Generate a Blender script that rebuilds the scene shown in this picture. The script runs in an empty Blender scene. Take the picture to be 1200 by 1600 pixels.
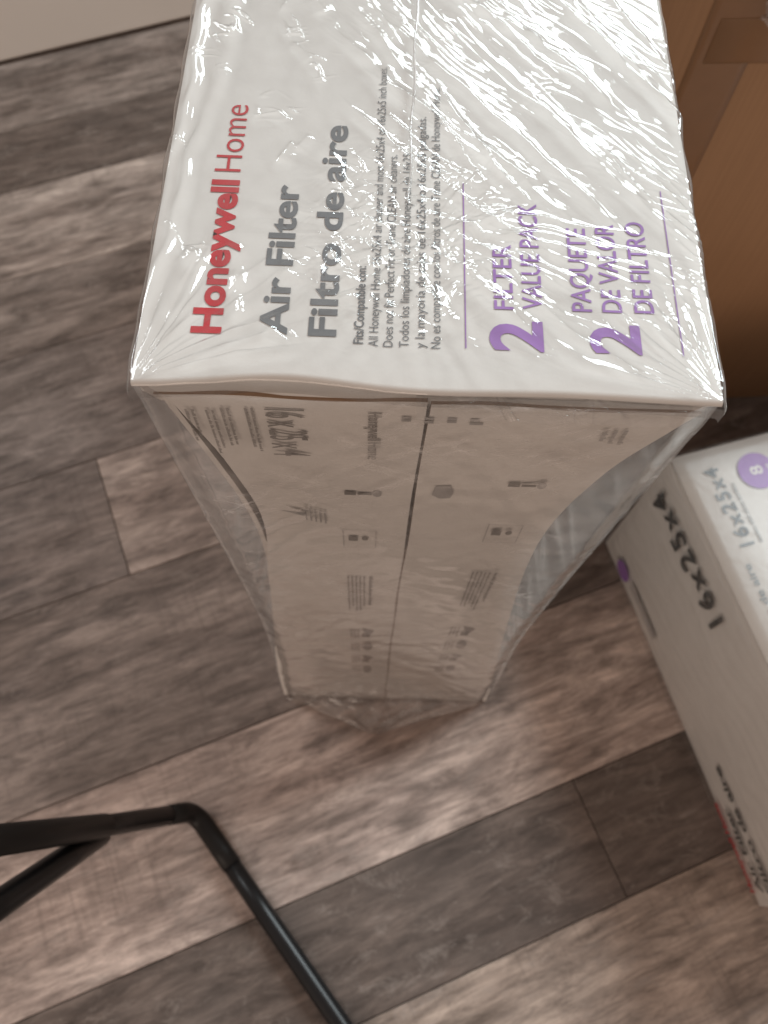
import bpy, bmesh, math, random
import numpy as np
from mathutils import Matrix, Vector

random.seed(7)
rng = np.random.default_rng(11)
S = bpy.context.scene
COL = S.collection

# ------------------------------------------------------------------ camera
CAM = np.array([-0.01840, -0.15643, 0.89132])
PITCH, YAW, ROLL, FPX = 0.404120, -0.030040, 0.060593, 1257.16
cam = bpy.data.cameras.new('camera')
cam.sensor_fit = 'VERTICAL'
cam.sensor_height = 9.8
cam.lens = FPX / 1600 * 9.8
cam.clip_start = 0.01
cam.clip_end = 50
cam.dof.use_dof = True
cam.dof.focus_distance = 0.335
cam.dof.aperture_fstop = 3.0
camo = bpy.data.objects.new('camera', cam)
COL.objects.link(camo)
camo.matrix_world = (Matrix.Translation(Vector(CAM)) @ Matrix.Rotation(YAW, 4, 'Z')
                     @ Matrix.Rotation(PITCH, 4, 'X') @ Matrix.Rotation(ROLL, 4, 'Z'))
S.camera = camo

# ------------------------------------------------------------------ light
w = bpy.data.worlds.new('World')
S.world = w
w.use_nodes = True
w.node_tree.nodes['Background'].inputs[0].default_value = (1.0, 0.80, 0.68, 1)
w.node_tree.nodes['Background'].inputs[1].default_value = 0.45


def window_light(name, loc, target, sx, sy, power, col):
    l = bpy.data.lights.new(name, 'AREA')
    l.shape = 'RECTANGLE'
    l.size, l.size_y, l.energy, l.color = sx, sy, power, col
    o = bpy.data.objects.new(name, l)
    COL.objects.link(o)
    o.location = loc
    o.rotation_euler = (Vector(target) - Vector(loc)).to_track_quat('-Z', 'Y').to_euler()
    return o


window_light('window_light', (1.95, 1.50, 2.35), (0, 0.2, 0.5), 0.9, 1.2, 84, (0.86, 0.97, 1.0))
window_light('far_window_light', (0.75, 2.75, 1.85), (0, 0.2, 0.6), 1.2, 1.15, 76, (0.86, 0.97, 1.0))
window_light('side_window_light', (-1.9, 1.2, 1.9), (0, 0.1, 0.4), 0.8, 1.2, 38, (0.92, 0.97, 1.0))
window_light('front_fill_light', (-0.7, -2.7, 0.95), (0, 0, 0.2), 1.8, 1.3, 15, (1.0, 0.80, 0.66))  # added warm fill to brighten the front faces
S.view_settings.view_transform = 'Standard'
S.view_settings.look = 'None'
S.view_settings.exposure = 0.12
S.view_settings.gamma = 1.0
S.view_settings.use_curve_mapping = False
S.cycles.use_denoising = True
S.cycles.max_bounces = 7
S.cycles.transparent_max_bounces = 24
S.cycles.caustics_reflective = False
S.cycles.caustics_refractive = False


# ------------------------------------------------------------------ helpers
def tag(o, label=None, cat=None, group=None, kind=None):
    if label: o['label'] = label
    if cat: o['category'] = cat
    if group: o['group'] = group
    if kind: o['kind'] = kind
    return o


def link(name, me, mat=None, parent=None, smooth=False):
    o = bpy.data.objects.new(name, me)
    COL.objects.link(o)
    if mat is not None:
        me.materials.append(mat)
    if parent is not None:
        o.parent = parent
    if smooth:
        me.polygons.foreach_set('use_smooth', [True] * len(me.polygons))
    return o


def empty(name, loc=(0, 0, 0), rz=0):
    o = bpy.data.objects.new(name, None)
    o.empty_display_size = 0.05
    COL.objects.link(o)
    o.location = loc
    o.rotation_euler = (0, 0, rz)
    return o


def grid_mesh(name, P):
    """P: (nu, nv, 3) array of points -> quad grid mesh."""
    nu, nv = P.shape[:2]
    idx = np.arange(nu * nv).reshape(nu, nv)
    f = np.stack([idx[:-1, :-1], idx[1:, :-1], idx[1:, 1:], idx[:-1, 1:]], -1).reshape(-1, 4)
    me = bpy.data.meshes.new(name)
    me.vertices.add(nu * nv)
    me.vertices.foreach_set('co', P.reshape(-1).astype(np.float32))
    me.loops.add(f.size)
    me.loops.foreach_set('vertex_index', f.reshape(-1).astype(np.int32))
    me.polygons.add(len(f))
    me.polygons.foreach_set('loop_start', np.arange(0, f.size, 4, dtype=np.int32))
    me.update(calc_edges=True)
    me.validate()
    return me


def panel_mesh(name, P, off):
    """A board: grid P and the same grid shifted by off, closed along the rim."""
    nu, nv = P.shape[:2]
    Q = P + np.asarray(off)
    V = np.concatenate([P.reshape(-1, 3), Q.reshape(-1, 3)])
    n = nu * nv
    idx = np.arange(n).reshape(nu, nv)
    F = []
    for i in range(nu - 1):
        for j in range(nv - 1):
            a, b, c, d = idx[i, j], idx[i + 1, j], idx[i + 1, j + 1], idx[i, j + 1]
            F.append((a, b, c, d))
            F.append((d + n, c + n, b + n, a + n))
    rim = list(idx[:, 0]) + list(idx[-1, 1:]) + list(idx[-2::-1, -1]) + list(idx[0, -2:0:-1])
    for k in range(len(rim)):
        a, b = rim[k], rim[(k + 1) % len(rim)]
        F.append((b, a, a + n, b + n))
    me = bpy.data.meshes.new(name)
    me.from_pydata([tuple(x) for x in V], [], [tuple(int(i) for i in f) for f in F])
    nf = len(F) - len(rim)
    me.polygons.foreach_set('material_index', [0] * nf + [1] * len(rim))
    bm = bmesh.new(); bm.from_mesh(me)
    bmesh.ops.recalc_face_normals(bm, faces=bm.faces)
    bm.to_mesh(me); bm.free()
    return me


def box_bm(bm, c, s, bev=0.0, seg=1):
    r = bmesh.ops.create_cube(bm, size=1)
    for v_ in r['verts']:
        v_.co = Vector((c[0] + v_.co.x * s[0], c[1] + v_.co.y * s[1], c[2] + v_.co.z * s[2]))
    if bev:
        ed = {e for v_ in r['verts'] for e in v_.link_edges}
        bmesh.ops.bevel(bm, geom=list(ed), offset=bev, segments=seg, affect='EDGES', profile=0.5)


def box_mesh(name, c, s, bev=0.0, seg=1):
    bm = bmesh.new(); box_bm(bm, c, s, bev, seg)
    me = bpy.data.meshes.new(name); bm.to_mesh(me); bm.free()
    return me


# lattice noise in numpy -------------------------------------------------
def vnoise(x, y, seed):
    r = np.random.default_rng(seed)
    T = r.uniform(-1, 1, (64, 64))
    xi = np.floor(x).astype(int); yi = np.floor(y).astype(int)
    fx = x - xi; fy = y - yi
    fx = fx * fx * fx * (fx * (fx * 6 - 15) + 10); fy = fy * fy * fy * (fy * (fy * 6 - 15) + 10)
    a = T[xi % 64, yi % 64]; b = T[(xi + 1) % 64, yi % 64]
    c = T[xi % 64, (yi + 1) % 64]; d = T[(xi + 1) % 64, (yi + 1) % 64]
    return (a * (1 - fx) + b * fx) * (1 - fy) + (c * (1 - fx) + d * fx) * fy


def gnoise(x, y, seed):
    r = np.random.default_rng(seed)
    A = r.uniform(0, 2 * np.pi, (64, 64))
    GX, GY = np.cos(A), np.sin(A)
    xi = np.floor(x).astype(int); yi = np.floor(y).astype(int)
    fx = x - xi; fy = y - yi
    ux = fx * fx * fx * (fx * (fx * 6 - 15) + 10); uy = fy * fy * fy * (fy * (fy * 6 - 15) + 10)

    def g(i, j, dx, dy):
        return GX[i % 64, j % 64] * dx + GY[i % 64, j % 64] * dy
    a = g(xi, yi, fx, fy); b = g(xi + 1, yi, fx - 1, fy)
    c = g(xi, yi + 1, fx, fy - 1); d = g(xi + 1, yi + 1, fx - 1, fy - 1)
    return ((a * (1 - ux) + b * ux) * (1 - uy) + (c * (1 - ux) + d * ux) * uy) * 1.5


def sstep(a, b, x):
    t = np.clip((x - a) / (b - a), 0, 1)
    return t * t * (3 - 2 * t)


# ------------------------------------------------------------------ materials
class NT:
    def __init__(self, name):
        self.m = bpy.data.materials.new(name)
        self.m.use_nodes = True
        self.t = self.m.node_tree
        self.bsdf = self.t.nodes['Principled BSDF']
        self.out = self.t.nodes['Material Output']

    def n(self, typ, **kw):
        nd = self.t.nodes.new(typ)
        for k, v_ in kw.items():
            if k.startswith('i_'):
                key = k[2:]
                nd.inputs[int(key) if key.isdigit() else key.replace('_', ' ')].default_value = v_
            else:
                setattr(nd, k, v_)
        return nd

    def l(self, a, b):
        self.t.links.new(a, b)

    def noise(self, vec, scale, detail=3, rough=0.55, dist=0.0):
        nd = self.n('ShaderNodeTexNoise')
        nd.inputs['Scale'].default_value = scale
        nd.inputs['Detail'].default_value = detail
        nd.inputs['Roughness'].default_value = rough
        nd.inputs['Distortion'].default_value = dist
        if vec is not None: self.l(vec, nd.inputs['Vector'])
        return nd.outputs['Fac']

    def mapping(self, vec, scale, loc=(0, 0, 0)):
        nd = self.n('ShaderNodeMapping')
        nd.inputs['Scale'].default_value = scale
        nd.inputs['Location'].default_value = loc
        self.l(vec, nd.inputs['Vector'])
        return nd.outputs['Vector']

    def ramp(self, fac, stops):
        nd = self.n('ShaderNodeValToRGB')
        e = nd.color_ramp.elements
        while len(e) < len(stops): e.new(0.5)
        for k, (p, c) in enumerate(stops):
            e[k].position = p
            e[k].color = (c, c, c, 1) if isinstance(c, (int, float)) else (*c, 1)
        self.l(fac, nd.inputs['Fac'])
        return nd.outputs['Color']

    def mix(self, fac, a, b, blend='MIX'):
        nd = self.n('ShaderNodeMix', data_type='RGBA', blend_type=blend)
        for s, v_ in ((nd.inputs[0], fac), (nd.inputs[6], a), (nd.inputs[7], b)):
            if isinstance(v_, (int, float)): s.default_value = v_
            elif isinstance(v_, tuple): s.default_value = (*v_, 1)
            else: self.l(v_, s)
        return nd.outputs[2]

    def math(self, op, a, b=0.0, clamp=False):
        nd = self.n('ShaderNodeMath', operation=op, use_clamp=clamp)
        for s, v_ in ((nd.inputs[0], a), (nd.inputs[1], b)):
            if isinstance(v_, (int, float)): s.default_value = v_
            else: self.l(v_, s)
        return nd.outputs[0]

    def bump(self, h, strength, dist):
        nd = self.n('ShaderNodeBump')
        nd.inputs['Strength'].default_value = strength
        nd.inputs['Distance'].default_value = dist
        self.l(h, nd.inputs['Height'])
        self.l(nd.outputs['Normal'], self.bsdf.inputs['Normal'])


def wood_mat():
    k = NT('plank_vinyl')
    oi = k.n('ShaderNodeObjectInfo')
    tc = k.n('ShaderNodeTexCoord')
    ofs = k.n('ShaderNodeVectorMath', operation='SCALE')
    cmb = k.n('ShaderNodeCombineXYZ')
    k.l(oi.outputs['Random'], cmb.inputs[0]); k.l(oi.outputs['Random'], cmb.inputs[1]); k.l(oi.outputs['Random'], cmb.inputs[2])
    k.l(cmb.outputs[0], ofs.inputs[0]); ofs.inputs['Scale'].default_value = 37.0
    add = k.n('ShaderNodeVectorMath', operation='ADD')
    k.l(tc.outputs['Object'], add.inputs[0]); k.l(ofs.outputs[0], add.inputs[1])
    P = add.outputs[0]
    streak = k.noise(k.mapping(P, (3.4, 22, 1)), 1.0, 6, 0.70, 0.5)
    fine = k.noise(k.mapping(P, (14, 150, 1)), 1.0, 3, 0.6, 0.2)
    blot = k.noise(k.mapping(P, (7, 16, 1)), 1.0, 4, 0.62, 0.9)
    patch = k.noise(k.mapping(P, (24, 44, 1)), 1.0, 5, 0.75, 0.6)
    saw = k.noise(k.mapping(P, (170, 9, 1)), 1.0, 2, 0.5, 0.0)
    base = oi.outputs['Color']
    c = k.mix(k.ramp(streak, [(0.33, 0.0), (0.68, 1.0)]), (0.60, 0.55, 0.53), (1.34, 1.31, 1.29))
    col = k.mix(1.0, base, c, 'MULTIPLY')
    mid = k.noise(k.mapping(P, (13, 52, 1), (7, 3, 1)), 1.0, 6, 0.76, 0.4)
    col = k.mix(1.0, col, k.mix(k.ramp(mid, [(0.36, 0.0), (0.64, 1.0)]), (0.50, 0.485, 0.48), (1.46, 1.47, 1.48)), 'MULTIPLY')
    # greyer worn areas and warmer ones
    col = k.mix(k.math('MULTIPLY', k.ramp(blot, [(0.46, 0.0), (0.66, 1.0)]), 0.38), col, (0.120, 0.096, 0.084))
    col = k.mix(k.math('MULTIPLY', k.ramp(patch, [(0.55, 0.0), (0.65, 1.0)]), 0.36), col, (0.31, 0.262, 0.235))
    sawm = k.math('MULTIPLY', k.ramp(saw, [(0.36, 0.0), (0.46, 1.0)]), 1.0)
    sawmask = k.ramp(k.noise(k.mapping(P, (6, 11, 1), (4, 2, 0)), 1.0, 3, 0.6, 0.4), [(0.47, 0.0), (0.60, 1.0)])
    inv = k.math('SUBTRACT', 1.0, sawm)
    col = k.mix(k.math('MULTIPLY', k.math('MULTIPLY', inv, sawmask), 0.18), col, (0.075, 0.058, 0.05))
    col = k.mix(k.math('MULTIPLY', k.ramp(fine, [(0.35, 1.0), (0.55, 0.0)]), 0.30), col, (0.06, 0.046, 0.04))
    # dark knots
    vor = k.n('ShaderNodeTexVoronoi', feature='F1')
    vor.inputs['Scale'].default_value = 1.0
    k.l(k.mapping(P, (5, 9, 1)), vor.inputs['Vector'])
    kn = k.ramp(vor.outputs['Distance'], [(0.03, 1.0), (0.12, 0.0)])
    col = k.mix(k.math('MULTIPLY', kn, 0.55), col, (0.05, 0.038, 0.032))
    k.l(col, k.bsdf.inputs['Base Color'])
    k.l(k.ramp(blot, [(0.3, 0.50), (0.7, 0.64)]), k.bsdf.inputs['Roughness'])
    k.bsdf.inputs['Specular IOR Level'].default_value = 0.35
    h = k.math('ADD', k.math('MULTIPLY', streak, 0.6), k.math('MULTIPLY', fine, 0.3))
    k.bump(h, 0.25, 0.002)
    return k.m


def paint_mat(name, col, rough=0.6, var=0.04, scale=30, bump=0.0, bscale=200, spec=0.4):
    k = NT(name)
    tc = k.n('ShaderNodeTexCoord')
    nz = k.noise(tc.outputs['Object'], scale, 4, 0.6)
    a = tuple(max(0, c * (1 - var * 2)) for c in col); b = tuple(min(1, c * (1 + var)) for c in col)
    k.l(k.mix(nz, a, b), k.bsdf.inputs['Base Color'])
    k.bsdf.inputs['Roughness'].default_value = rough
    k.bsdf.inputs['Specular IOR Level'].default_value = spec
    if bump:
        k.bump(k.noise(tc.outputs['Object'], bscale, 3, 0.6), bump, 0.001)
    return k.m


def film_mat(name, haze=0.05, edge=0.35, gloss=0.07, boost=1.7, tint=(0.985, 0.985, 0.985), slant=(0.70, 0.70, 0.70), streak=0.0):
    k = NT(name)
    t = k.t
    t.nodes.remove(k.bsdf)
    tr = k.n('ShaderNodeBsdfTransparent'); tr.inputs[0].default_value = (*tint, 1)
    gl = k.n('ShaderNodeBsdfGlossy'); gl.inputs['Roughness'].default_value = gloss
    df = k.n('ShaderNodeBsdfDiffuse'); df.inputs[0].default_value = (0.80, 0.77, 0.75, 1)
    tl = k.n('ShaderNodeBsdfTranslucent'); tl.inputs[0].default_value = (0.80, 0.77, 0.75, 1)
    hz = k.n('ShaderNodeMixShader'); hz.inputs[0].default_value = 0.4
    k.l(df.outputs[0], hz.inputs[1]); k.l(tl.outputs[0], hz.inputs[2])
    lw = k.n('ShaderNodeLayerWeight'); lw.inputs[0].default_value = 0.35
    tc = k.n('ShaderNodeTexCoord')
    nz = k.ramp(k.noise(tc.outputs['Object'], 45, 4, 0.6, 0.5), [(0.4, 0.4), (0.7, 1.6)])
    fac = k.math('ADD', k.math('MULTIPLY', nz, haze),
                 k.math('MULTIPLY', k.math('POWER', lw.outputs['Facing'], 2.5), edge), True)
    if streak:
        for rot, sc in ((0.75, (28, 28, 150)), (-0.6, (28, 28, 150)), (0.35, (60, 60, 420))):
            mp = k.n('ShaderNodeMapping'); mp.inputs['Rotation'].default_value = (0, rot, 0)
            k.l(tc.outputs['Object'], mp.inputs['Vector'])
            st = k.noise(k.mapping(mp.outputs['Vector'], sc), 1.0, 3, 0.6, 0.3)
            sel = k.ramp(k.noise(tc.outputs['Object'], 14, 2, 0.5), [(0.42, 0.0), (0.62, 1.0)])
            fac = k.math('ADD', fac, k.math('MULTIPLY', k.math('MULTIPLY', k.ramp(st, [(0.56, 0.0), (0.72, 1.0)]), sel), streak), True)
    k.l(k.mix(k.ramp(lw.outputs['Facing'], [(0.05, 0.0), (0.60, 1.0)]), tint, slant), tr.inputs[0])
    m1 = k.n('ShaderNodeMixShader')
    k.l(fac, m1.inputs[0]); k.l(tr.outputs[0], m1.inputs[1]); k.l(hz.outputs[0], m1.inputs[2])
    lf = k.n('ShaderNodeLayerWeight'); lf.inputs[0].default_value = 0.5
    fz = k.math('ADD', 0.043, k.math('MULTIPLY', k.math('POWER', lf.outputs['Facing'], 5.0), 0.95))
    ff = k.math('MULTIPLY', fz, boost, True)     # both faces of the film reflect
    m2 = k.n('ShaderNodeMixShader')
    k.l(ff, m2.inputs[0]); k.l(m1.outputs[0], m2.inputs[1]); k.l(gl.outputs[0], m2.inputs[2])
    k.l(m2.outputs[0], k.out.inputs['Surface'])
    return k.m


def cardboard_mat():
    k = NT('kraft_cardboard')
    tc = k.n('ShaderNodeTexCoord')
    P = tc.outputs['Object']
    a = k.noise(k.mapping(P, (6, 6, 6)), 1.0, 4, 0.6)
    b = k.noise(k.mapping(P, (350, 350, 8)), 1.0, 2, 0.5)
    fl = k.noise(k.mapping(P, (160, 160, 2)), 1.0, 1, 0.3)
    col = k.mix(a, (0.275, 0.145, 0.070), (0.36, 0.20, 0.104))
    col = k.mix(k.math('MULTIPLY', k.ramp(b, [(0.4, 1.0), (0.6, 0.0)]), 0.14), col, (0.16, 0.083, 0.038))
    k.l(col, k.bsdf.inputs['Base Color'])
    k.bsdf.inputs['Roughness'].default_value = 0.75
    k.bump(fl, 0.12, 0.002)
    return k.m


M_WOOD = wood_mat()
M_SUB = paint_mat('subfloor', (0.012, 0.010, 0.009), 0.9)
M_CARTON = paint_mat('white_carton', (0.66, 0.635, 0.605), 0.55, 0.03, 25, 0.06, 400)
M_CUT = paint_mat('carton_edge', (0.30, 0.19, 0.12), 0.9, 0.1, 300)
M_WALL = paint_mat('wall_paint', (0.72, 0.67, 0.62), 0.6, 0.015, 8, 0.03, 500)
M_FILM = film_mat('shrink_film', gloss=0.06)
M_FILM_FLAT = film_mat('shrink_film_tight', 0.04, 0.15, 0.33, 0.6, slant=(0.95, 0.95, 0.95))
M_FILM_WING = film_mat('shrink_film_wing', 0.02, 0.10, 0.08, 1.5, slant=(0.90, 0.90, 0.90), streak=0.16)
M_FILM_SIDE = film_mat('shrink_film_loose', 0.12, 0.28, 0.09, 1.5, slant=(0.90, 0.885, 0.87), streak=0.40)
M_FILM_SEAM = film_mat('film_seam', 0.45, 0.5, 0.15, 2.0)
M_CARD = cardboard_mat()
M_TAPE = paint_mat('packing_tape', (0.225, 0.112, 0.050), 0.40, 0.06, 40, 0, 0, 0.5)
M_RED = paint_mat('print_red', (0.47, 0.004, 0.016), 0.5, 0.03)
M_GREY = paint_mat('print_grey', (0.135, 0.145, 0.155), 0.5, 0.03)
M_LGREY = paint_mat('print_light_grey', (0.30, 0.29, 0.285), 0.5, 0.03)
M_PURP = paint_mat('print_purple', (0.29, 0.135, 0.43), 0.5, 0.03)
M_BLACK = paint_mat('print_black', (0.05, 0.052, 0.053), 0.5, 0.03)
M_WHITE = paint_mat('print_white', (0.72, 0.70, 0.70), 0.5, 0.03)
M_TUBE = paint_mat('black_tube', (0.007, 0.007, 0.008), 0.34, 0.1, 60, 0.05, 600, 0.3)
M_SLEEVE = paint_mat('black_plastic_sleeve', (0.010, 0.009, 0.009), 0.45, 0.1, 60, 0.05, 600, 0.25)

# ------------------------------------------------------------------ floor
ANG = math.radians(23.3)
EV = np.array([math.cos(ANG), math.sin(ANG)])     # along the planks
NV = np.array([-math.sin(ANG), math.cos(ANG)])    # across them
floor = link('floor', box_mesh('floor', (0.1, 0.2, -0.012), (4.2, 4.2, 0.008)), M_SUB)
tag(floor, kind='structure')

LT = (0.285, 0.240, 0.214)
PK = (0.400, 0.328, 0.292)
MD = (0.212, 0.177, 0.158)
DK = (0.118, 0.094, 0.082)
TN = (0.285, 0.233, 0.198)
GR = (0.180, 0.153, 0.140)
ROWS = [  # near edge, far edge, joints along the row, colours of the planks between them
    (0.985, 1.135, (-0.75, 0.50), (GR, MD, LT, MD)),
    (0.865, 0.985, (-0.55, 0.42), (DK, DK, MD)),
    (0.710, 0.865, (-0.62, 0.60), (MD, LT, MD)),
    (0.585, 0.710, (-0.80, 0.35), (LT, MD, DK)),
    (0.403, 0.585, (-0.70, 0.02, 0.85), (MD, GR, MD, LT)),
    (0.242, 0.403, (-1.00, -0.221, 0.62), (LT, GR, (0.36, 0.305, 0.275), DK)),
    (0.028, 0.242, (-0.78, 0.06, 0.95), (DK, MD, DK, MD)),
    (-0.150, 0.028, (-0.90, 0.48), (MD, PK, LT)),
    (-0.272, -0.150, (-0.66, 0.154, 0.90), (LT, DK, DK, PK)),
    (-0.450, -0.272, (-0.40, 0.70), (MD, TN, MD)),
    (-0.600, -0.450, (-0.10, 0.98), (DK, LT, MD)),
    (-0.800, -0.600, (-0.60, 0.40), (LT, MD, PK)),
    (-1.000, -0.800, (-0.30, 0.60), (MD, DK, LT)),
]
S0, S1, GAP = -1.55, 1.75, 0.00045
for d0, d1, joints, cols in ROWS:
    edges = [S0] + list(joints) + [S1]
    for k in range(len(edges) - 1):
        a, b = edges[k], edges[k + 1]
        L, Wd = b - a - GAP * 2, d1 - d0 - GAP * 2
        me = box_mesh('plank', (0, 0, -0.004), (L, Wd, 0.008), 0.0006, 1)
        o = link('plank', me, M_WOOD, floor)
        c = EV * (a + b) / 2 + NV * (d0 + d1) / 2
        o.location = (c[0], c[1], 0)
        o.rotation_euler = (0, 0, ANG)
        f = random.uniform(1.05, 1.15)
        o.color = tuple(x * f for x in cols[k % len(cols)]) + (1,)

# ------------------------------------------------------------------ wall
wall = empty('wall', tuple(NV * 1.125 + EV * 0.0) + (0,), ANG)
tag(wall, kind='structure')
link('wall_panel', box_mesh('wall_panel', (-0.1, 0.062, 0.60), (2.9, 0.10, 1.16), 0.002), M_WALL, wall)
link('baseboard', box_mesh('baseboard', (-0.1, 0.004, 0.087), (2.9, 0.014, 0.160), 0.004, 2), M_WALL, wall)


# ------------------------------------------------------------------ lettering
def font_mesh(body, bold=0.0, shear=0.0, spacing=1.0):
    cu = bpy.data.curves.new('t', 'FONT')
    cu.body = body
    cu.offset = bold
    cu.shear = shear
    cu.space_character = spacing
    cu.resolution_u = 4
    o = bpy.data.objects.new('t', cu)
    COL.objects.link(o)
    dg = bpy.context.evaluated_depsgraph_get()
    me = bpy.data.meshes.new_from_object(o.evaluated_get(dg))
    COL.objects.unlink(o)
    bpy.data.objects.remove(o)
    bpy.data.curves.remove(cu)
    return me


_h = font_mesh('H'); CAPH = max(v_.co.y for v_ in _h.vertices); bpy.data.meshes.remove(_h)


def lettering(body, parent, org, r, u, length, cap, mat, bold=0.0, name='lettering', spacing=1.0):
    """Flat print: baseline starts at org, runs along r for length, capitals cap tall along u."""
    me = font_mesh(body, bold, 0, spacing)
    n = len(me.vertices)
    co = np.zeros(n * 3); me.vertices.foreach_get('co', co); co = co.reshape(-1, 3)
    x0, x1 = co[:, 0].min(), co[:, 0].max()
    sx, sy = length / (x1 - x0), cap / (CAPH + 2 * bold)
    P = np.asarray(org) + np.outer((co[:, 0] - x0) * sx, r) + np.outer((co[:, 1] + bold) * sy, u)
    me.vertices.foreach_set('co', P.reshape(-1)); me.update()
    me.name = name
    return link(name, me, mat, parent)


def flat_poly(polys, parent, org, r, u, mat, name='print_mark'):
    V, F = [], []
    org, r, u = map(np.asarray, (org, r, u))
    for p in polys:
        F.append(tuple(range(len(V), len(V) + len(p))))
        V += [tuple(org + r * a + u * b) for a, b in p]
    me = bpy.data.meshes.new(name); me.from_pydata(V, [], F); me.update()
    return link(name, me, mat, parent)


def rect(a0, b0, a1, b1):
    return [(a0, b0), (a1, b0), (a1, b1), (a0, b1)]


def circle(ca, cb, ra, rb=None, n=28):
    rb = rb or ra
    return [(ca + ra * math.cos(t * 2 * math.pi / n), cb + rb * math.sin(t * 2 * math.pi / n)) for t in range(n)]


def small_print(parent, org, r, u, lines, length, pitch, mat, seed=1, name='small_print'):
    """Unreadable fine print: rows of little word-sized strokes."""
    rr = random.Random(seed)
    polys = []
    for k in range(lines):
        a = 0.0
        end = length * rr.uniform(0.72, 1.0)
        while a < end:
            wl = rr.uniform(1.2, 4.0) * pitch * 0.8
            b = -k * pitch
            x = a
            while x < min(a + wl, end):
                cw = pitch * rr.uniform(0.22, 0.36)
                hh = pitch * rr.choice((0.42, 0.42, 0.6))
                polys.append(rect(x, b, x + cw * 0.72, b + hh))
                x += cw
            a += wl + pitch * 0.3
    return flat_poly(polys, parent, org, r, u, mat, name)


# ------------------------------------------------------------------ tall shrink-wrapped carton
H, HW, D = 0.635, 0.1102, 0.406
TH = 0.0028
PZ = np.array([0.0, 0.10, 0.19, 0.28, 0.36, 0.44, 0.50, 0.545, 0.595, 0.62, 0.635])
PLv = np.array([1.0, 0.965, 0.915, 0.845, 0.790, 0.748, 0.765, 0.835, 0.92, 0.968, 0.99])
PRv = np.array([1.0, 0.930, 0.850, 0.770, 0.715, 0.670, 0.675, 0.745, 0.87, 0.945, 0.985])
FLv = np.array([1.008, 0.975, 0.925, 0.900, 0.915, 0.935, 0.955, 0.970, 0.985, 0.995, 1.0])


def smooth_interp(z, xs, ys):
    zz = np.asarray(z, float)
    acc = 0
    for dz in (-0.03, -0.015, 0, 0.015, 0.03):
        acc = acc + np.interp(zz + dz, xs, ys)
    s = acc / 5
    b = np.minimum(sstep(0.0, 0.03, zz), sstep(0, 0.03, H - zz))
    return np.interp(zz, xs, ys) * (1 - b) + s * b


def wl(z): return HW * smooth_interp(z, PZ, PLv)
def wr(z): return HW * smooth_interp(z, PZ, PRv)
def wf(z): return HW * smooth_interp(z, PZ, FLv) + 0.0015


carton = empty('filter_carton')
tag(carton, 'tall white filter carton in clear shrink film with red and purple lettering', 'box')


def yfront(x):     # the front fold of the lid is pressed back a little left of the middle
    return 0.0012 + 0.0052 * np.exp(-((x + 0.055) / 0.035) ** 2) + 0.0016 * np.exp(-((x - 0.05) / 0.04) ** 2)


# lid: one sheet that rolls over the front fold and runs a few mm down
nx = 61
xs = np.linspace(-HW, HW, nx)
path = []   # (distance back from fold, drop)
for a in np.linspace(0, math.pi / 2, 7):
    path.append((0.0022 * (1 - math.sin(a)), -0.0022 * (1 - math.cos(a))))
prof_lip = [(-0.0006, -0.0050), (-0.0010, -0.0086), (0.0008, -0.014), (0.0030, -0.022)]
prof = [(D, 0.0), (D * 0.6, 0.0), (0.1, 0.0), (0.03, 0.0), (0.008, 0.0)] + path + prof_lip
P = np.zeros((nx, len(prof), 3))
for j, (yb, dz) in enumerate(prof):
    f = 1.0 if yb < 0.05 else 0.0
    zc = H + dz * 1.3
    P[:, j, 0] = np.where(xs < 0, xs * (wl(zc) / (HW * 0.99) if dz < -0.003 else 1), xs * (wr(zc) / (HW * 0.985) if dz < -0.003 else 1))
    P[:, j, 1] = yb + yfront(xs) * (sstep(0.05, 0.0, np.full(nx, yb)) if yb < 0.05 else 0)
    if dz <= -0.005: P[:, j, 1] = 0.0036 + (yb + 0.0010) + yfront(xs) * (0.4 if dz > -0.006 else 0)
    P[:, j, 2] = H + dz
link('top_panel', panel_mesh('top_panel', P, (0, 0, 0)) if False else grid_mesh('top_panel', P), M_CARTON, carton, True)

# two long flaps that meet in a slit down the middle of the front
ZT = H - 0.0085


def flap(side):
    zs = np.concatenate([np.linspace(0.004, ZT, 60)])
    us = np.linspace(0, 1, 25)
    P = np.zeros((len(zs), len(us), 3))
    for i, z in enumerate(zs):
        slit = 0.0008 if z > 0.465 else 0.0007
        slit += 0.0003 * math.sin(z * 40 + side)
        xo = (-wl(z) + 0.0078 * sstep(0.40, 0.52, z) * sstep(0.634, 0.618, z) if side < 0 else wr(z))
        xi = side * slit - 0.0016 * math.sin(z * 6)
        P[i, :, 0] = xo + (xi - xo) * us
        P[i, :, 1] = 0.0022 + 0.0055 * (1 - us) ** 3 * sstep(0.25, 0.5, z) * sstep(0.64, 0.56, z)
        P[i, :, 2] = z + (0.0022 * math.sin(3.1 * side) if False else 0)
    top = P[-1].copy()
    P[-1, :, 2] += 0.0010 * np.sin(us * 9 + side) + (0.0 if side < 0 else -0.0022) * (1 - us)
    o = link('front_flap', panel_mesh('front_flap', P, (0, TH, 0)), M_CARTON, carton)
    o.data.materials.append(M_CUT)
    return o


flap(-1); flap(1)
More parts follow.
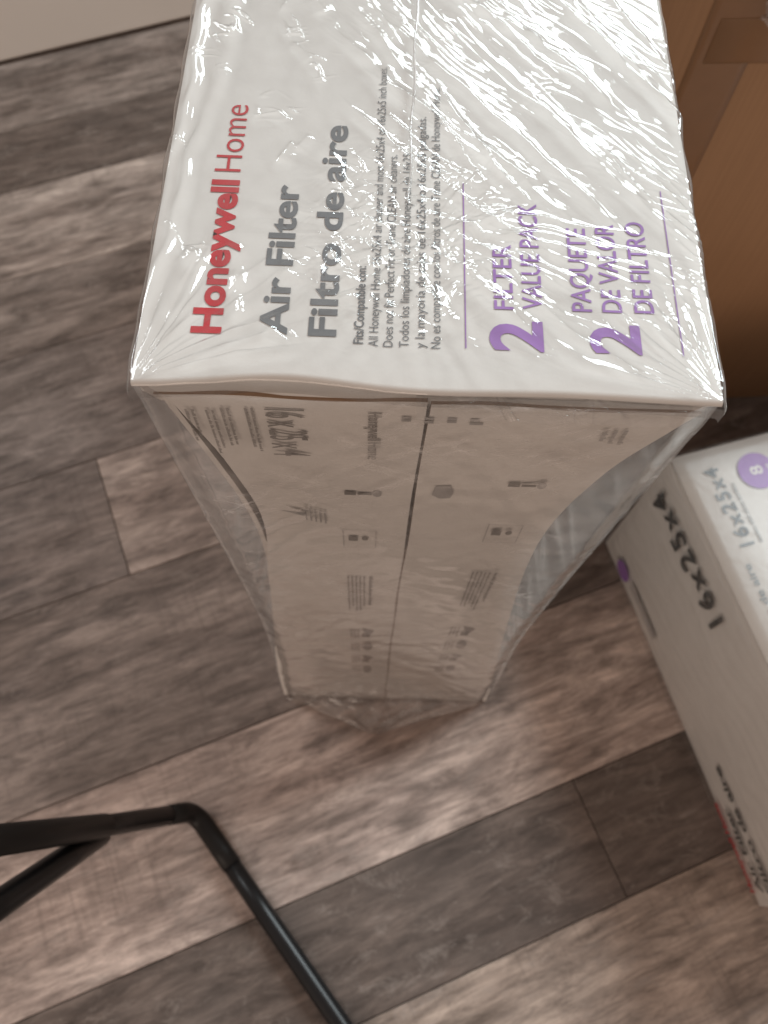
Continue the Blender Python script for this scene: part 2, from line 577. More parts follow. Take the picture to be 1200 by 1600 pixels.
# the tape over the lower slit and the dark inner board behind it
zs = np.linspace(0.004, 0.463, 40)
P = np.zeros((40, 5, 3))
P[:, :, 0] = np.linspace(-0.0033, 0.0033, 5)[None, :] - 0.0016 * np.sin(zs * 6)[:, None]
P[:, :, 1] = 0.0034 + 0.0016 * np.cos(np.linspace(-1.4, 1.4, 5))[None, :] - 0.0014
P[:, :, 1] = 0.0040
P[:, :, 2] = zs[:, None]
link('glue_strip', grid_mesh('glue_strip', P), paint_mat('glue_strip', (0.33, 0.27, 0.235), 0.6), carton)
zs = np.linspace(0.004, H - 0.012, 40)
P = np.zeros((40, 9, 3))
for i, z in enumerate(zs):
    P[i, :, 0] = np.linspace(-wl(z) + 0.004, wr(z) - 0.004, 9)
    P[i, :, 1] = 0.0500
    P[i, :, 2] = z
link('inner_board', grid_mesh('inner_board', P), M_CUT, carton)


def side(sgn):
    zs = np.linspace(0.0, H - 0.002, 60)
    ys = np.linspace(0.0095, D, 14)
    P = np.zeros((60, 14, 3))
    for i, z in enumerate(zs):
        P[i, :, 0] = (-wl(z) if sgn < 0 else wr(z))
        P[i, :, 1] = ys
        P[i, :, 2] = z
    back = sstep(0.25, D, ys)[None, :]
    P[:, :, 0] = P[:, :, 0] * (1 - back) + sgn * (HW - 0.0005) * back
    return link('side_panel', panel_mesh('side_panel', P, (-sgn * TH, 0, 0)), M_CARTON, carton)


side(-1); side(1)
link('back_panel', box_mesh('back_panel', (0, D - 0.0025, H / 2 - 0.002), (HW * 2 - 0.008, 0.003, H - 0.006), 0.0005), M_CARTON, carton)
link('bottom_panel', box_mesh('bottom_panel', (0, D / 2, 0.0025), (HW * 2 - 0.010, D - 0.022, 0.003), 0.0005), M_CARTON, carton)

# print on the lid: reads away from the camera, capitals pointing left
ZP = H + 0.0003
RY, UX = (0, 1, 0), (-1, 0, 0)


def top_text(body, x, y0, y1, cap, mat, bold=0.0, spacing=1.0):
    return lettering(body, carton, (x, y0, ZP), RY, UX, y1 - y0, cap, mat, bold, 'lettering', spacing)


top_text('Honeywell', -0.0790, 0.0245, 0.1015, 0.0117, M_RED, 0.036)
top_text('Home', -0.0794, 0.1062, 0.1450, 0.0108, M_RED, -0.006)
top_text('Air Filter', -0.0540, 0.0250, 0.1000, 0.0108, M_GREY, 0.026)
top_text('Filtro de aire', -0.0352, 0.0250, 0.1350, 0.0108, M_GREY, 0.026)
top_text('Fits/Compatible con:', -0.0248, 0.0222, 0.0590, 0.0038, M_GREY, 0.016)
small = [('All Honeywell Home 16x25x4 air cleaner and most 16x25x4 or 16x25x5 inch boxes.', 0.1720, -0.0192),
         ('Does not fit Perfect Fit or Trane CLEAN air cleaners.', 0.1190, -0.0136),
         ('Todos los limpiadores de aire Honeywell de 16x25', 0.1200, -0.0075),
         ('y la mayor\u00eda de cajas de 16x25x4 o 16x25x5 pulgadas.', 0.1420, -0.0014),
         ('No es compatible con los filtros de aire Trane CLEAN de Honeywell Home.', 0.1605, 0.0046)]
for body, y1, x in small:
    top_text(body, x, 0.0212, y1, 0.0036, M_GREY, -0.002)
top_text('2', 0.0442, 0.0212, 0.0352, 0.0206, M_PURP, 0.028)
top_text('FILTER', 0.0332, 0.0405, 0.0725, 0.0076, M_PURP, 0.010)
top_text('VALUE PACK', 0.0446, 0.0410, 0.0945, 0.0078, M_PURP, 0.010)
top_text('2', 0.0818, 0.0214, 0.0350, 0.0196, M_PURP, 0.028)
top_text('PAQUETE', 0.0640, 0.0408, 0.0824, 0.0078, M_PURP, 0.010)
top_text('DE VALOR', 0.0758, 0.0408, 0.0850, 0.0078, M_PURP, 0.010)
top_text('DE FILTRO', 0.0884, 0.0410, 0.0868, 0.0078, M_PURP, 0.010)
for x, y1 in ((0.0143, 0.1045), (0.0975, 0.1041)):
    flat_poly([rect(0.0218, -0.00022, y1, 0.00022)], carton, (x, 0, ZP), RY, UX, M_PURP, 'printed_rule')

M_FP = paint_mat('print_flap', (0.15, 0.14, 0.132), 0.5, 0.03)
# print on the flaps: reads downwards, capitals pointing right
YP = 0.0016
RZ, UX2 = (0, 0, -1), (1, 0, 0)


def front_text(body, x, z0, z1, cap, mat, bold=0.0):
    return lettering(body, carton, (x, YP, z0), RZ, UX2, z0 - z1, cap, mat, bold)


front_text('16 x 25 x 4', -0.0625, 0.6195, 0.5800, 0.0155, M_FP, 0.010)
front_text('Honeywell', -0.0222, 0.6190, 0.5960, 0.0055, M_FP, 0.02)
front_text('Home', -0.0222, 0.5940, 0.5790, 0.0055, M_LGREY, 0.0)
for k, (x, z0, z1, s) in enumerate([(-0.0915, 0.617, 0.590, 3), (-0.0835, 0.617, 0.577, 4), (-0.0775, 0.619, 0.586, 5), (-0.0680, 0.6195, 0.5815, 6)]):
    small_print(carton, (x, YP, z0), RZ, UX2, 2, z0 - z1, 0.0024, M_FP, s)
# icons and little tables
def mark(polys, x, z, mat): return flat_poly(polys, carton, (x, YP, z), RZ, UX2, mat)


mark([[(0.0, 0.0), (0.007, 0.012), (0.002, 0.013)], ], -0.066, 0.520, M_LGREY)
for k in range(5):
    mark([rect(0.0 + k * 0.001, 0.0, 0.016 + k * 0.001, 0.0009)], -0.0535 + k * 0.0024, 0.524, M_LGREY)


def icon_column(x, z, sgn):
    mark([rect(0, 0, 0.004, 0.0055), rect(0.001, 0.0062, 0.0035, 0.013)], x, z, M_FP)
    mark([circle(0.002, 0.0155, 0.0034, 0.0022)], x, z, M_LGREY)
    mark([rect(0.058, 0.001, 0.065, 0.006), circle(0.061, 0.010, 0.003, 0.0018)], x, z, M_FP)
    for a0, b0, a1, b1 in ((0.05, -0.002, 0.0503, 0.016), (0.075, -0.002, 0.0753, 0.016), (0.05, -0.002, 0.075, -0.0016), (0.05, 0.0156, 0.075, 0.016)):
        mark([rect(a0, b0, a1, b1)], x, z, M_LGREY)
    small_print(carton, (x, YP, z - 0.125), RZ, UX2, 1, 0.080, 0.0042, M_FP, 21 + sgn).location.x = 0.0125
    small_print(carton, (x + 0.009, YP, z - 0.125), RZ, UX2, 5, 0.090, 0.0025, M_FP, 31 + sgn)
    for q in range(4):
        zz = z - 0.262 - q * 0.044
        mark([circle(0, 0, 0.014, 0.0042, 12)] if q % 2 else [[(-0.013, -0.0045), (0.012, 0.0), (-0.006, 0.005)], rect(0.002, -0.0045, 0.014, 0.0015)], x + 0.0125, zz, M_FP)
        small_print(carton, (x + 0.0045, YP, zz + 0.010), RZ, UX2, 3, 0.030, 0.0026, M_FP, 41 + q + sgn)


icon_column(-0.0330, 0.545, 0)
icon_column(0.0425, 0.560, 7)
mark([[(-0.006, 0.0), (0.004, -0.001), (0.008, 0.003), (0.007, 0.008), (0.0, 0.009), (-0.007, 0.007)]], 0.0095, 0.548, M_LGREY)
small_print(carton, (0.018, YP, 0.617), RZ, UX2, 4, 0.006, 0.009, M_LGREY, 61)
small_print(carton, (0.080, YP, 0.612), RZ, UX2, 3, 0.012, 0.004, M_LGREY, 62)


# ---- film over the lid: a dense, creased sheet ----
def crease(x, y, ang, lu, lv, seed, warp=0.35, p=1.0):
    """Creases that run along ang: lu their length, lv their spacing (metres)."""
    c, s = math.cos(ang), math.sin(ang)
    u = (x * c + y * s) / lu + 5.3; v_ = (-x * s + y * c) / lv + 7.1
    v_ = v_ + warp * gnoise(u * 1.3 + 3, v_ * 0.35 + 9, seed + 100) * 2
    n = gnoise(u, v_, seed)
    return np.abs(n) ** p


def pleat(x, y, ang, lu, lv, seed, warp=0.35, wd=0.16):
    """Thin sharp folds on an otherwise flat film."""
    c, s = math.cos(ang), math.sin(ang)
    u = (x * c + y * s) / lu + 5.3; v_ = (-x * s + y * c) / lv + 7.1
    v_ = v_ + warp * gnoise(u * 1.3 + 3, v_ * 0.35 + 9, seed + 100) * 2
    n = gnoise(u, v_, seed)
    q = np.maximum(0, 1 - np.abs(n) / wd)
    return q * q * (1.6 - 0.6 * q) * sstep(-0.25, 0.25, gnoise(u * 1.1 + 31, v_ * 0.45 + 17, seed + 200))


def film_relief(X, Y):
    hgt = np.zeros_like(X)
    # right and far: long diagonal pleats
    wr_ = sstep(-0.045, 0.035, X + 0.25 * (Y - 0.10)) * sstep(0.02, 0.075, Y + 0.35 * (X - 0.02))
    a = math.radians(-52)
    pl = 0.0009 * crease(X, Y, a, 0.100, 0.0180, 1, 0.35, 1.5)
    pl += 0.0011 * pleat(X, Y, a, 0.120, 0.0120, 21, 0.25, 0.13) + 0.0008 * pleat(X, Y, a + 0.16, 0.075, 0.0075, 22, 0.35, 0.16)
    pl += 0.0005 * pleat(X, Y, a + 0.30, 0.045, 0.0055, 23, 0.4, 0.18) + 0.0005 * pleat(X, Y, a - 0.12, 0.08, 0.0065, 25, 0.3, 0.18)
    pl += 0.0005 * crease(X, Y, a + 0.9, 0.012, 0.0045, 3, 0.6) * sstep(0.1, 0.5, gnoise(X / 0.03, Y / 0.03, 4))
    hgt += wr_ * pl * (0.12 + 0.55 * sstep(0.05, 0.45, gnoise(X / 0.034 + 1.5, Y / 0.040 + 2.5, 26)))
    # near right: tension lines fanning out of the bunch to the corner
    wq = sstep(0.01, 0.05, X) * sstep(0.105, 0.05, Y) * sstep(-0.002, 0.02, Y - 0.012 + 0.13 * (X - 0.11) * -1)
    b = math.radians(-27)
    hgt += 0.45 * wq * (0.0004 * crease(X, Y, b, 0.10, 0.0110, 5) + 0.0006 * pleat(X, Y, b, 0.13, 0.0085, 24, 0.15, 0.18) + 0.0003 * pleat(X, Y, b - 0.1, 0.06, 0.0045, 6, 0.2, 0.25))
    # bunch in the middle
    R2 = ((X + 0.006) / 0.036) ** 2 + ((Y - 0.072) / 0.040) ** 2
    wb = np.exp(-R2)
    th = np.arctan2(Y - 0.072, X + 0.006); rr = np.sqrt(R2)
    hgt += 0.62 * wb * (0.0028 * crease(X, Y, math.radians(15), 0.016, 0.0065, 7, 0.7) + 0.0019 * crease(X, Y, math.radians(75), 0.010, 0.0045, 8, 0.8))
    hgt += np.exp(-((rr - 1.2) / 0.9) ** 2) * 0.0007 * np.abs(gnoise(th * 5.5 + 20, rr * 0.7, 9))
    # left: broad soft waves with a few short bright tucks
    wl_ = sstep(-0.01, -0.05, X)
    hgt += wl_ * (0.0008 * crease(X, Y, math.radians(78), 0.10, 0.026, 10, 0.4, 1.4))
    spot = sstep(0.18, 0.5, gnoise(X / 0.022 + 3, Y / 0.026, 12))
    hgt += (1 - wr_) * spot * sstep(0.012, 0.03, Y) * (0.0011 * pleat(X, Y, math.radians(-58), 0.030, 0.0065, 13, 0.4, 0.22) + 0.0008 * pleat(X, Y, math.radians(-15), 0.02, 0.006, 18, 0.4, 0.22))
    # tuck between the two grey titles
    R3 = ((X + 0.034) / 0.012) ** 2 + ((Y - 0.052) / 0.017) ** 2
    hgt += np.exp(-R3) * (0.0016 * crease(X, Y, math.radians(70), 0.012, 0.0055, 19, 0.7) + 0.0011 * crease(X, Y, math.radians(5), 0.012, 0.006, 20, 0.7))
    # lines pulled out of the two front corners
    for cx, sg in ((-HW, 1), (HW, -1)):
        dx, dy = (X - cx) * sg, Y + 0.001
        t2 = np.arctan2(dy, dx); r2 = np.hypot(dx, dy)
        wc = sstep(0.085, 0.02, r2) * sstep(0.001, 0.012, r2) * sstep(0.12, 0.3, t2)
        hgt += wc * 0.0020 * np.abs(gnoise(t2 * 7.5 + 11, r2 / 0.09, 14 + sg))
    # long tubular folds beside the left edge
    for y0, y1, xa, xb, wd, am in ((0.085, 0.30, -0.1075, -0.1015, 0.0026, 0.0022), (0.030, 0.150, -0.1085, -0.0960, 0.0026, 0.0018),
                                   (0.105, 0.36, -0.0960, -0.0850, 0.0035, 0.0010), (0.02, 0.09, -0.100, -0.080, 0.002, 0.0010)):
        t = np.clip((Y - y0) / (y1 - y0), 0, 1)
        xc = xa + (xb - xa) * t + 0.0012 * np.sin(Y * 70 + xa * 900) + 0.0006 * np.sin(Y * 210)
        hgt += am * np.exp(-((X - xc) / wd) ** 2) * sstep(0, 0.25, t) * sstep(1, 0.75, t)
    # hand-placed long tension folds: (x, y) of the middle, heading, length, width, height, bend
    fr = random.Random(5)
    folds = []
    for k in range(27):      # far right, running diagonally to the right edge
        cx = fr.uniform(-0.02, 0.108); cy = fr.uniform(0.085, 0.27) - 0.25 * (cx - 0.05)
        folds.append((cx, cy, math.radians(fr.gauss(-52, 6)), fr.uniform(0.08, 0.20), fr.uniform(0.0007, 0.0021), fr.uniform(0.0005, 0.0014), fr.uniform(-1.6, 1.6)))
    for k in range(13):      # fan from the bunch to the near right corner
        q = fr.uniform(0, 1); ln = fr.uniform(0.05, 0.12); an = math.radians(-44 + 36 * q + fr.gauss(0, 3))
        cx = 0.004 + fr.uniform(0.0, 0.02) + math.cos(an) * ln / 2; cy = 0.062 + 0.03 * q + math.sin(an) * ln / 2
        folds.append((cx, cy, an, ln, fr.uniform(0.0008, 0.0016), fr.uniform(0.0004, 0.0010), fr.uniform(-1.2, 1.2)))
    for k in range(18):      # short ones radiating from the bunch
        an = fr.uniform(0, 2 * math.pi); ln = fr.uniform(0.015, 0.05); r0 = fr.uniform(0.004, 0.014)
        folds.append((-0.006 + math.cos(an) * (r0 + ln / 2), 0.070 + math.sin(an) * (r0 + ln / 2), an, ln, fr.uniform(0.0008, 0.0016), fr.uniform(0.0005, 0.0012), fr.uniform(-4, 4)))
    for k in range(9):       # out of the near left corner
        an = math.radians(18 + 7.2 * k + fr.gauss(0, 2)); ln = fr.uniform(0.03, 0.085)
        folds.append((-HW + 0.004 + math.cos(an) * ln / 2, 0.002 + math.sin(an) * ln / 2, an, ln, fr.uniform(0.0008, 0.0015), fr.uniform(0.0004, 0.0011), fr.uniform(-1, 1)))
    for k in range(16):      # scattered short tucks on the left half
        folds.append((fr.uniform(-0.10, -0.015), fr.uniform(0.03, 0.22), math.radians(fr.choice((-65, -40, 75, 60)) + fr.gauss(0, 10)), fr.uniform(0.012, 0.035), fr.uniform(0.0008, 0.0016), fr.uniform(0.0004, 0.0011), fr.uniform(-6, 6)))
    for cx, cy, an, ln, wd, am, bd in folds:
        c_, s_ = math.cos(an), math.sin(an)
        u = (X - cx) * c_ + (Y - cy) * s_
        v_ = -(X - cx) * s_ + (Y - cy) * c_
        v_ = v_ - bd * u * u - 0.0006 * np.sin(u * 160 + cx * 700)
        tp = sstep(0.5, 0.28, np.abs(u) / ln)
        ww = wd * (0.45 + 0.75 * tp)
        ridge = np.where(v_ > 0, np.exp(-v_ / ww), np.exp(v_ / (ww * 1.9)))
        hgt += am * tp * ridge * (1 + 0.25 * np.sin(u * 420 + cy * 900))
    # faint ripples everywhere
    hgt += 0.00035 * gnoise(X / 0.019, Y / 0.028, 16) + 0.00012 * gnoise(X / 0.006, Y / 0.009, 17)
    return hgt


NXF, NYF = 450, 720
ua = np.linspace(-1, 1, NXF)
# across: flat part then a roll down each side; arc-length parameter
half = HW + 0.0020
drop = 0.004
sa = ua * (half + drop)
va = np.concatenate([np.linspace(-0.010, 0.25, 600, endpoint=False), np.linspace(0.25, D + 0.004, 120)])
SA, VA = np.meshgrid(sa, va, indexing='ij')
rad = 0.0045


def roll(s, edge, r):
    """arc length s measured from 0; flat until edge-r, quarter roll, then straight down."""
    s0 = edge - r
    a = np.clip((s - s0) / r, 0, math.pi / 2)
    flat = np.minimum(s, s0)
    out = flat + r * np.sin(a)
    dz = -(r - r * np.cos(a)) - np.maximum(s - s0 - r * math.pi / 2, 0)
    return out, dz, a


ox, dzx, ax_ = roll(np.abs(SA), half, rad)
fy = -VA
fo, dzy, ay_ = roll(fy + 0.05, 0.05 + 0.0018, 0.0025)
XX = np.sign(SA) * ox
YY = -(fo - 0.05)
rel = film_relief(np.clip(XX, -HW, HW), YY)
fade = np.cos(np.clip(ax_, 0, 1.2)) * np.cos(np.clip(ay_, 0, 1.2))
ZZ = H + 0.0019 + dzx + dzy + rel * fade
XX = XX + np.sign(SA) * 0.0010 * np.sin(ax_) * gnoise(YY / 0.02, SA * 0 + 2.2, 33)
YY = YY + sstep(0.03, 0.0, YY) * yfront(np.clip(XX, -HW, HW)) * 0.9
film = link('shrink_film', grid_mesh('shrink_film', np.stack([XX, YY, ZZ], -1)), M_FILM, carton, True)

# ---- loose film down the front and the two sides ----
zs = np.linspace(0.002, H - 0.003, 170)
us = np.linspace(-1, 1, 150)
P = np.zeros((len(zs), len(us), 3))
for i, z in enumerate(zs):
    P[i, :, 0] = us * wf(z)
    P[i, :, 2] = z
X, Z = P[:, :, 0], P[:, :, 2]
rel = 0.0012 * crease(X, Z, math.radians(55), 0.12, 0.020, 51) * sstep(0.2, -1, X / HW) + \
      0.0012 * crease(X, Z, math.radians(120), 0.12, 0.017, 52) * sstep(-0.2, 1, X / HW) + \
      0.0004 * crease(X, Z, math.radians(20), 0.05, 0.016, 53) + 0.0008 * crease(X, Z, math.radians(-35), 0.07, 0.03, 54)
rim = sstep(1.0, 0.86, np.abs(X) / wf(Z))
P[:, :, 1] = -0.0012 - rel * sstep(H, H - 0.02, Z) + 0.006 * (1 - rim)
link('front_film', grid_mesh('front_film', P), M_FILM_SIDE, carton, True)
for sgn in (-1, 1):
    ys = np.linspace(0.006, D, 60)
    P = np.zeros((len(zs), len(ys), 3))
    back = sstep(0.25, D, ys)
    for i, z in enumerate(zs):
        P[i, :, 0] = sgn * (wf(z) * (1 - back) + (HW + 0.0018) * back + 0.0006)
        P[i, :, 1] = ys
        P[i, :, 2] = z - 0.006
    P[:, :, 0] -= sgn * 0.0045 * np.abs(gnoise(P[:, :, 1] / 0.05 + P[:, :, 2] / 0.09, P[:, :, 2] / 0.05, 60 + sgn)) * sstep(0.0, 0.04, P[:, :, 1]) * sstep(H, H - 0.06, P[:, :, 2])
    P[:, :, 2] = np.maximum(P[:, :, 2], 0.002)
    link('side_film', grid_mesh('side_film', P), M_FILM_WING, carton, True)

# puckered film on the narrow ledge between the lid and the flap
us = np.linspace(-0.004, 0.101, 260); vs = np.linspace(0, 1, 14)
U, Vv = np.meshgrid(us, vs, indexing='ij')
led = 0.0012 + 0.0022 * pleat(U, Vv * 0.004, math.radians(20), 0.018, 0.0045, 55, 0.5, 0.35) + 0.0010 * np.abs(gnoise(U / 0.011, Vv * 1.5, 56))
link('ledge_film', grid_mesh('ledge_film', np.stack([U, 0.0044 - 0.0085 * Vv, ZT + led - 0.0035 * Vv ** 2.5 + 0.001], -1)), M_FILM, carton, True)

# gathered tail of film lying on the floor in front
us = np.linspace(-1, 1, 60); vs = np.linspace(0, 1, 22)
U, Vv = np.meshgrid(us, vs, indexing='ij')
X = U * HW * (1 - 0.94 * Vv) * 0.985 + (0.000 - 0.012) * Vv
Y = -0.002 - 0.034 * Vv ** 1.1
Zt = 0.016 * (1 - Vv) ** 1.5 * 0.55 + 0.003 + 0.004 * np.abs(gnoise(U * 5, Vv * 2.5, 71)) + 0.004 * Vv * np.abs(np.sin(U * 7))
link('film_tail', grid_mesh('film_tail', np.stack([X, Y, Zt], -1)), film_mat('film_tail', 0.24, 0.6, 0.12, 1.6), carton, True)


def tube_mesh(name, pts, radii, n=16, cap=True):
    pts = [Vector(p) for p in pts]
    V, F = [], []
    up = Vector((0.13, 0.31, 0.94))
    for i, p in enumerate(pts):
        t = (pts[min(i + 1, len(pts) - 1)] - pts[max(i - 1, 0)]).normalized()
        a = t.cross(up)
        if a.length < 1e-4: a = t.cross(Vector((1, 0, 0)))
        a.normalize(); b = t.cross(a).normalized(); a = b.cross(t)
        r = radii[i] if hasattr(radii, '__len__') else radii
        for k in range(n):
            q = 2 * math.pi * k / n
            V.append(tuple(p + a * (r * math.cos(q)) + b * (r * math.sin(q))))
    for i in range(len(pts) - 1):
        for k in range(n):
            F.append((i * n + k, i * n + (k + 1) % n, (i + 1) * n + (k + 1) % n, (i + 1) * n + k))
    if cap:
        F.append(tuple(reversed(range(n)))); F.append(tuple(range((len(pts) - 1) * n, len(pts) * n)))
    me = bpy.data.meshes.new(name); me.from_pydata(V, [], F)
    bm = bmesh.new(); bm.from_mesh(me); bmesh.ops.recalc_face_normals(bm, faces=bm.faces); bm.to_mesh(me); bm.free()
    return me


# heat-sealed seam of the film, a thin cord across the lid
pts = []
for k in range(90):
    y = 0.088 + (0.385 - 0.088) * k / 89
    x = -0.0088 + 0.0028 * math.sin((y - 0.09) * 9) + 0.0005 * math.sin(y * 130)
    pts.append((x, y, H + 0.0042 + 0.0007 * math.sin(y * 75)))
link('film_seam', tube_mesh('film_seam', pts, 0.00055, 8), M_FILM_SEAM, carton, True)

# ------------------------------------------------------------------ second carton, lying flat
T2 = math.radians(-72.3)
B2 = empty('flat_filter_carton', (0.258, 0.194, 0), T2)     # local +x runs towards the camera, +y to the right
tag(B2, 'white filter carton lying flat on the floor, 16x25x4 on its side and top', 'box')
L2, W2, H2 = 0.406, 0.635, 0.222
def bent(nx_, ny_, f):
    P = np.zeros((nx_, ny_, 3))
    for i in range(nx_):
        for j in range(ny_):
            P[i, j] = f(i / (nx_ - 1), j / (ny_ - 1))
    return P


bow = lambda a, b: 0.003 * math.sin(math.pi * a) * math.sin(math.pi * b)
link('top_panel', panel_mesh('top_panel', bent(14, 14, lambda a, b: (a * L2, b * W2, H2 + bow(a, b))), (0, 0, -TH)), M_CARTON, B2, True)
link('side_panel', panel_mesh('side_panel', bent(14, 8, lambda a, b: (a * L2, 0.0005 - bow(a, b), 0.001 + b * (H2 - 0.005))), (0, TH, 0)), M_CARTON, B2)
link('side_panel', panel_mesh('side_panel', bent(3, 3, lambda a, b: (a * L2, W2 - 0.0005, 0.001 + b * (H2 - 0.005))), (0, -TH, 0)), M_CARTON, B2)
for xx, sg in ((0.0005, 1), (L2 - 0.0005, -1)):
    for q in (0, 1):
        z0, z1 = (0.001, H2 / 2 - 0.001) if q == 0 else (H2 / 2 + 0.001, H2 - 0.005)
        link('end_flap', panel_mesh('end_flap', bent(4, 4, lambda a, b: (xx, 0.004 + a * (W2 - 0.008), z0 + b * (z1 - z0))), (sg * TH, 0, 0)), M_CARTON, B2)
link('bottom_panel', box_mesh('bottom_panel', (L2 / 2, W2 / 2, 0.0025), (L2 - 0.012, W2 - 0.012, 0.003), 0.0005), M_CARTON, B2)
# print: side panel reads from the near end to the far end, upside down
YS = -0.0036
RS, US = (-1, 0, 0), (0, 0, -1)
lettering('16x25x4', B2, (0.153, YS, 0.189), RS, US, 0.137, 0.030, M_BLACK, 0.022, 'lettering', 1.18)
flat_poly([circle(0, 0, 0.0135, 0.0125)], B2, (0.044, YS, 0.024), RS, US, M_PURP, 'purple_badge')
small_print(B2, (0.128, YS, 0.034), RS, US, 1, 0.062, 0.006, M_LGREY, 81)
flat_poly([rect(0, 0, 0.064, 0.014)], B2, (0.128, YS + 0.0006, 0.036), RS, US, paint_mat('print_pale_grey', (0.46, 0.44, 0.43), 0.5), 'print_panel')
lettering('Honeywell Home', B2, (0.392, YS, 0.013), RS, US, 0.088, 0.0105, M_RED, 0.026)
lettering('Air Filter', B2, (0.392, YS, 0.033), RS, US, 0.082, 0.0125, M_BLACK, 0.03)
lettering('Filtro de aire', B2, (0.392, YS, 0.053), RS, US, 0.122, 0.0125, M_BLACK, 0.03)
# top panel
ZT2 = H2 + 0.0016
RT, UT = (-1, 0, 0), (0, -1, 0)
lettering('16x25x4', B2, (0.100, 0.0375, ZT2), RT, UT, 0.080, 0.0140, M_GREY, 0.014, 'lettering', 1.18)
bd = flat_poly([circle(0, 0, 0.0185)], B2, (0.034, 0.073, ZT2), RT, UT, M_PURP, 'purple_badge')
g8 = lettering('8', B2, (0.038, 0.078, ZT2 + 0.0003), RT, UT, 0.009, 0.012, M_WHITE, 0.02)
small_print(B2, (0.046, 0.085, ZT2 + 0.0003), RT, UT, 1, 0.020, 0.0035, M_WHITE, 82)
small_print(B2, (0.100, 0.046, ZT2), RT, UT, 1, 0.07, 0.0055, M_LGREY, 83)
lettering('filtro de aire', B2, (0.186, 0.0245, ZT2), RT, UT, 0.070, 0.0065, M_GREY, 0.01)
lettering('Air Filter', B2, (0.186, 0.0425, ZT2), RT, UT, 0.052, 0.0065, M_GREY, 0.01)
# its film
xs2 = np.linspace(-0.002, L2 + 0.002, 240); ys2 = np.linspace(-0.002, 0.30, 190)
A, B = np.meshgrid(xs2, ys2, indexing='ij')
rel = 0.0005 * crease(A, B, math.radians(70), 0.03, 0.012, 91, 0.6) + 0.0003 * crease(A, B, math.radians(20), 0.03, 0.012, 92, 0.6) + 0.00022 * crease(A, B, 0.4, 0.01, 0.006, 93, 0.6)
ed = np.minimum.reduce([sstep(-0.002, 0.01, A), sstep(L2 + 0.002, L2 - 0.008, A), sstep(-0.002, 0.008, B)])
link('shrink_film', grid_mesh('shrink_film', np.stack([A, B, H2 + 0.0012 + (0.0025 + 0.4 * rel) * ed], -1)), M_FILM_FLAT, B2, True)
zs2 = np.linspace(0.002, H2 + 0.0012, 90)
A, B = np.meshgrid(xs2, zs2, indexing='ij')
rel = 0.0014 * crease(A, B, math.radians(8), 0.10, 0.018, 94, 0.4) + 0.0012 * crease(A, B, math.radians(60), 0.05, 0.03, 95, 0.5)
link('side_film', grid_mesh('side_film', np.stack([A, -0.0022 - (0.0036 + rel) * np.minimum(sstep(-0.002, 0.02, A), sstep(L2 + 0.002, L2 - 0.015, A)), B], -1)), M_FILM_FLAT, B2, True)

# ------------------------------------------------------------------ brown cardboard box
KB = empty('cardboard_box', (0.150, 0.3765, 0), math.radians(5))
tag(KB, 'brown corrugated cardboard box with strips of packing tape, behind the white cartons', 'box')
KW, KD, KH = 0.60, 0.42, 0.585
kb = lambda a, b: 0.004 * math.sin(math.pi * a) * math.sin(math.pi * b)
link('front_panel', panel_mesh('front_panel', bent(20, 20, lambda a, b: (a * KW, -kb(a, b), 0.001 + b * (KH - 0.001))), (0, 0.004, 0)), M_CARD, KB, False)
link('side_panel', box_mesh('side_panel', (0.0025, KD / 2 + 0.003, KH / 2 + 0.001), (0.004, KD - 0.004, KH - 0.002), 0.0008), M_CARD, KB)
link('side_panel', box_mesh('side_panel', (KW - 0.0025, KD / 2 + 0.003, KH / 2 + 0.001), (0.004, KD - 0.004, KH - 0.002), 0.0008), M_CARD, KB)
link('back_panel', box_mesh('back_panel', (KW / 2, KD, KH / 2 + 0.001), (KW - 0.012, 0.004, KH - 0.004), 0.0008), M_CARD, KB)
for y0 in (0.004, KD / 2 + 0.002):
    link('top_flap', box_mesh('top_flap', (KW / 2, y0 + KD / 4 - 0.002, KH - 0.001), (KW - 0.012, KD / 2 - 0.006, 0.004), 0.0008), M_CARD, KB)


def tape(x0, x1, z0, z1, lift):
    def f(a, b):
        x = x0 + a * (x1 - x0); z = z0 + b * (z1 - z0)
        return (x, -kb(x / KW, z / KH) - lift - 0.0002 * math.sin(z * 160) * math.sin(a * 3.1), z)
    link('packing_tape', panel_mesh('packing_tape', bent(8, 30, f), (0, 0.0003, 0)), M_TAPE, KB, True)


tape(0.050, 0.094, 0.27, 0.580, 0.0004)
tape(0.060, 0.42, 0.486, 0.520, 0.0009)
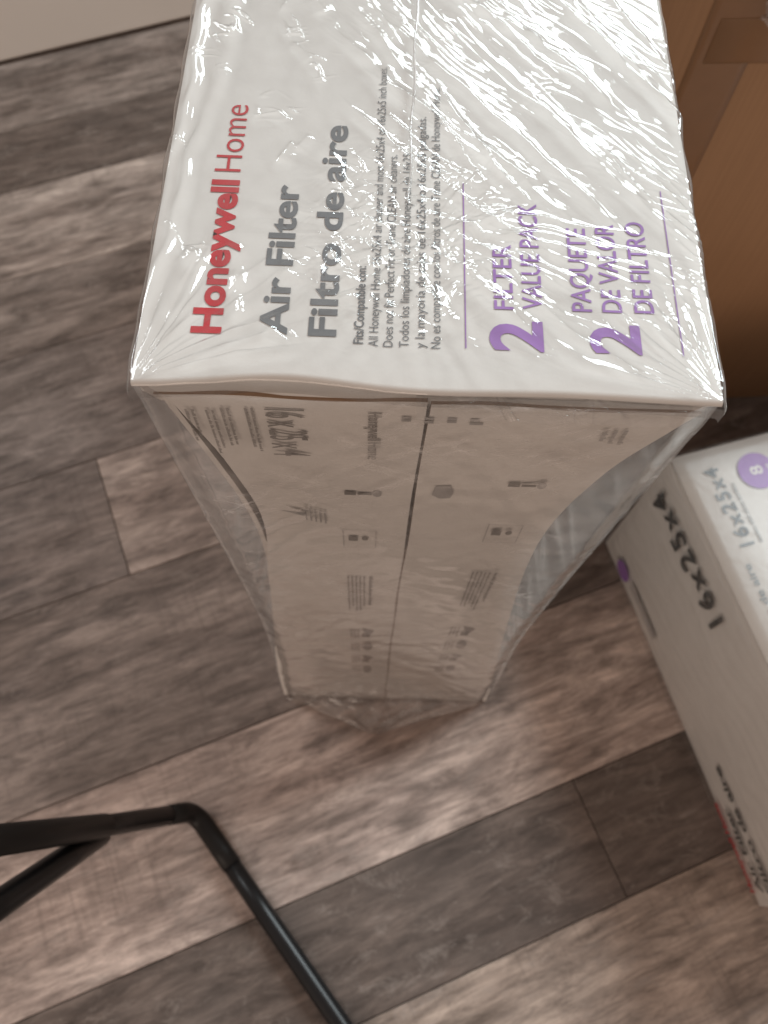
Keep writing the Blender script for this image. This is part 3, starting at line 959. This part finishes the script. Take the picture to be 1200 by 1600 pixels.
# crumpled clear film hanging over its upper edge
A, B = np.meshgrid(np.linspace(0.080, 0.32, 170), np.linspace(0, 1, 90), indexing='ij')
low = 0.541 - 0.75 * (A - 0.080) * (1 + 0 * A) - 0.012 * np.abs(np.sin(A * 60))
Zk = low + (KH + 0.006 - low) * B
rel = 0.010 * crease(A, Zk, math.radians(-30), 0.05, 0.014, 97, 0.7) + 0.005 * crease(A, Zk, math.radians(50), 0.02, 0.008, 98, 0.7)
link('loose_film', grid_mesh('loose_film', np.stack([A, -0.006 - rel - 0.004, Zk], -1)), film_mat('loose_film', 0.18, 0.5, 0.08, 2.2), KB, True)

# ------------------------------------------------------------------ black tube stand
ST = empty('tube_stand', (-0.195, -0.121, 0))
tag(ST, 'black metal tube leg of a folding stand with bent foot on the floor', 'stand')
o0 = Vector((-0.195, -0.121, 0))
def loc(p): return tuple(Vector(p) - o0)


def bezier(a, b, c, n=10):
    a, b, c = map(Vector, (a, b, c))
    return [a * (1 - t) ** 2 + b * 2 * t * (1 - t) + c * t * t for t in [k / (n - 1) for k in range(n)]]


bend = Vector((-0.192, -0.119, 0.0112))
far = Vector((-0.030, -0.307, 0.0102)); fd = (far - bend).normalized()
ris = Vector((-0.240, -0.139, 0.150)); rd = (ris - bend).normalized()
top = Vector((-0.262, -0.153, 0.300)); 
foot_pts = [bend + fd * 0.050, bend + fd * 0.12, far, bend + fd * 0.42]
link('foot_bar', tube_mesh('foot_bar', [loc(p) for p in foot_pts], 0.0092, 20), M_TUBE, ST, True)
elbow = [bend + fd * 0.066, bend + fd * 0.045] + bezier(bend + fd * 0.020, bend, bend + rd * 0.020, 9) + [bend + rd * 0.05]
link('elbow_sleeve', tube_mesh('elbow_sleeve', [loc(p) for p in elbow], [0.0100] * 3 + [0.0099] * 8 + [0.0094], 20), M_SLEEVE, ST, True)
link('leg', tube_mesh('leg', [loc(p) for p in (bend + rd * 0.035, ris, top)], 0.0092, 20), M_TUBE, ST, True)
ld = (top - ris).normalized()
link('leg_sleeve', tube_mesh('leg_sleeve', [loc(p) for p in (ris - ld * 0.001, ris, ris + ld * 0.1, top + ld * 0.10)], [0.0094, 0.0104, 0.0106, 0.0106], 20), M_SLEEVE, ST, True)
j0 = Vector((-0.2455, -0.146, 0.140)); j1 = Vector((-0.262, -0.193, 0.285)); jd = (j1 - j0).normalized()
link('brace', tube_mesh('brace', [loc(p) for p in (j0 , j0 + jd * 0.06, j1, j1 + jd * 0.12)], 0.0100, 20), M_TUBE, ST, True)
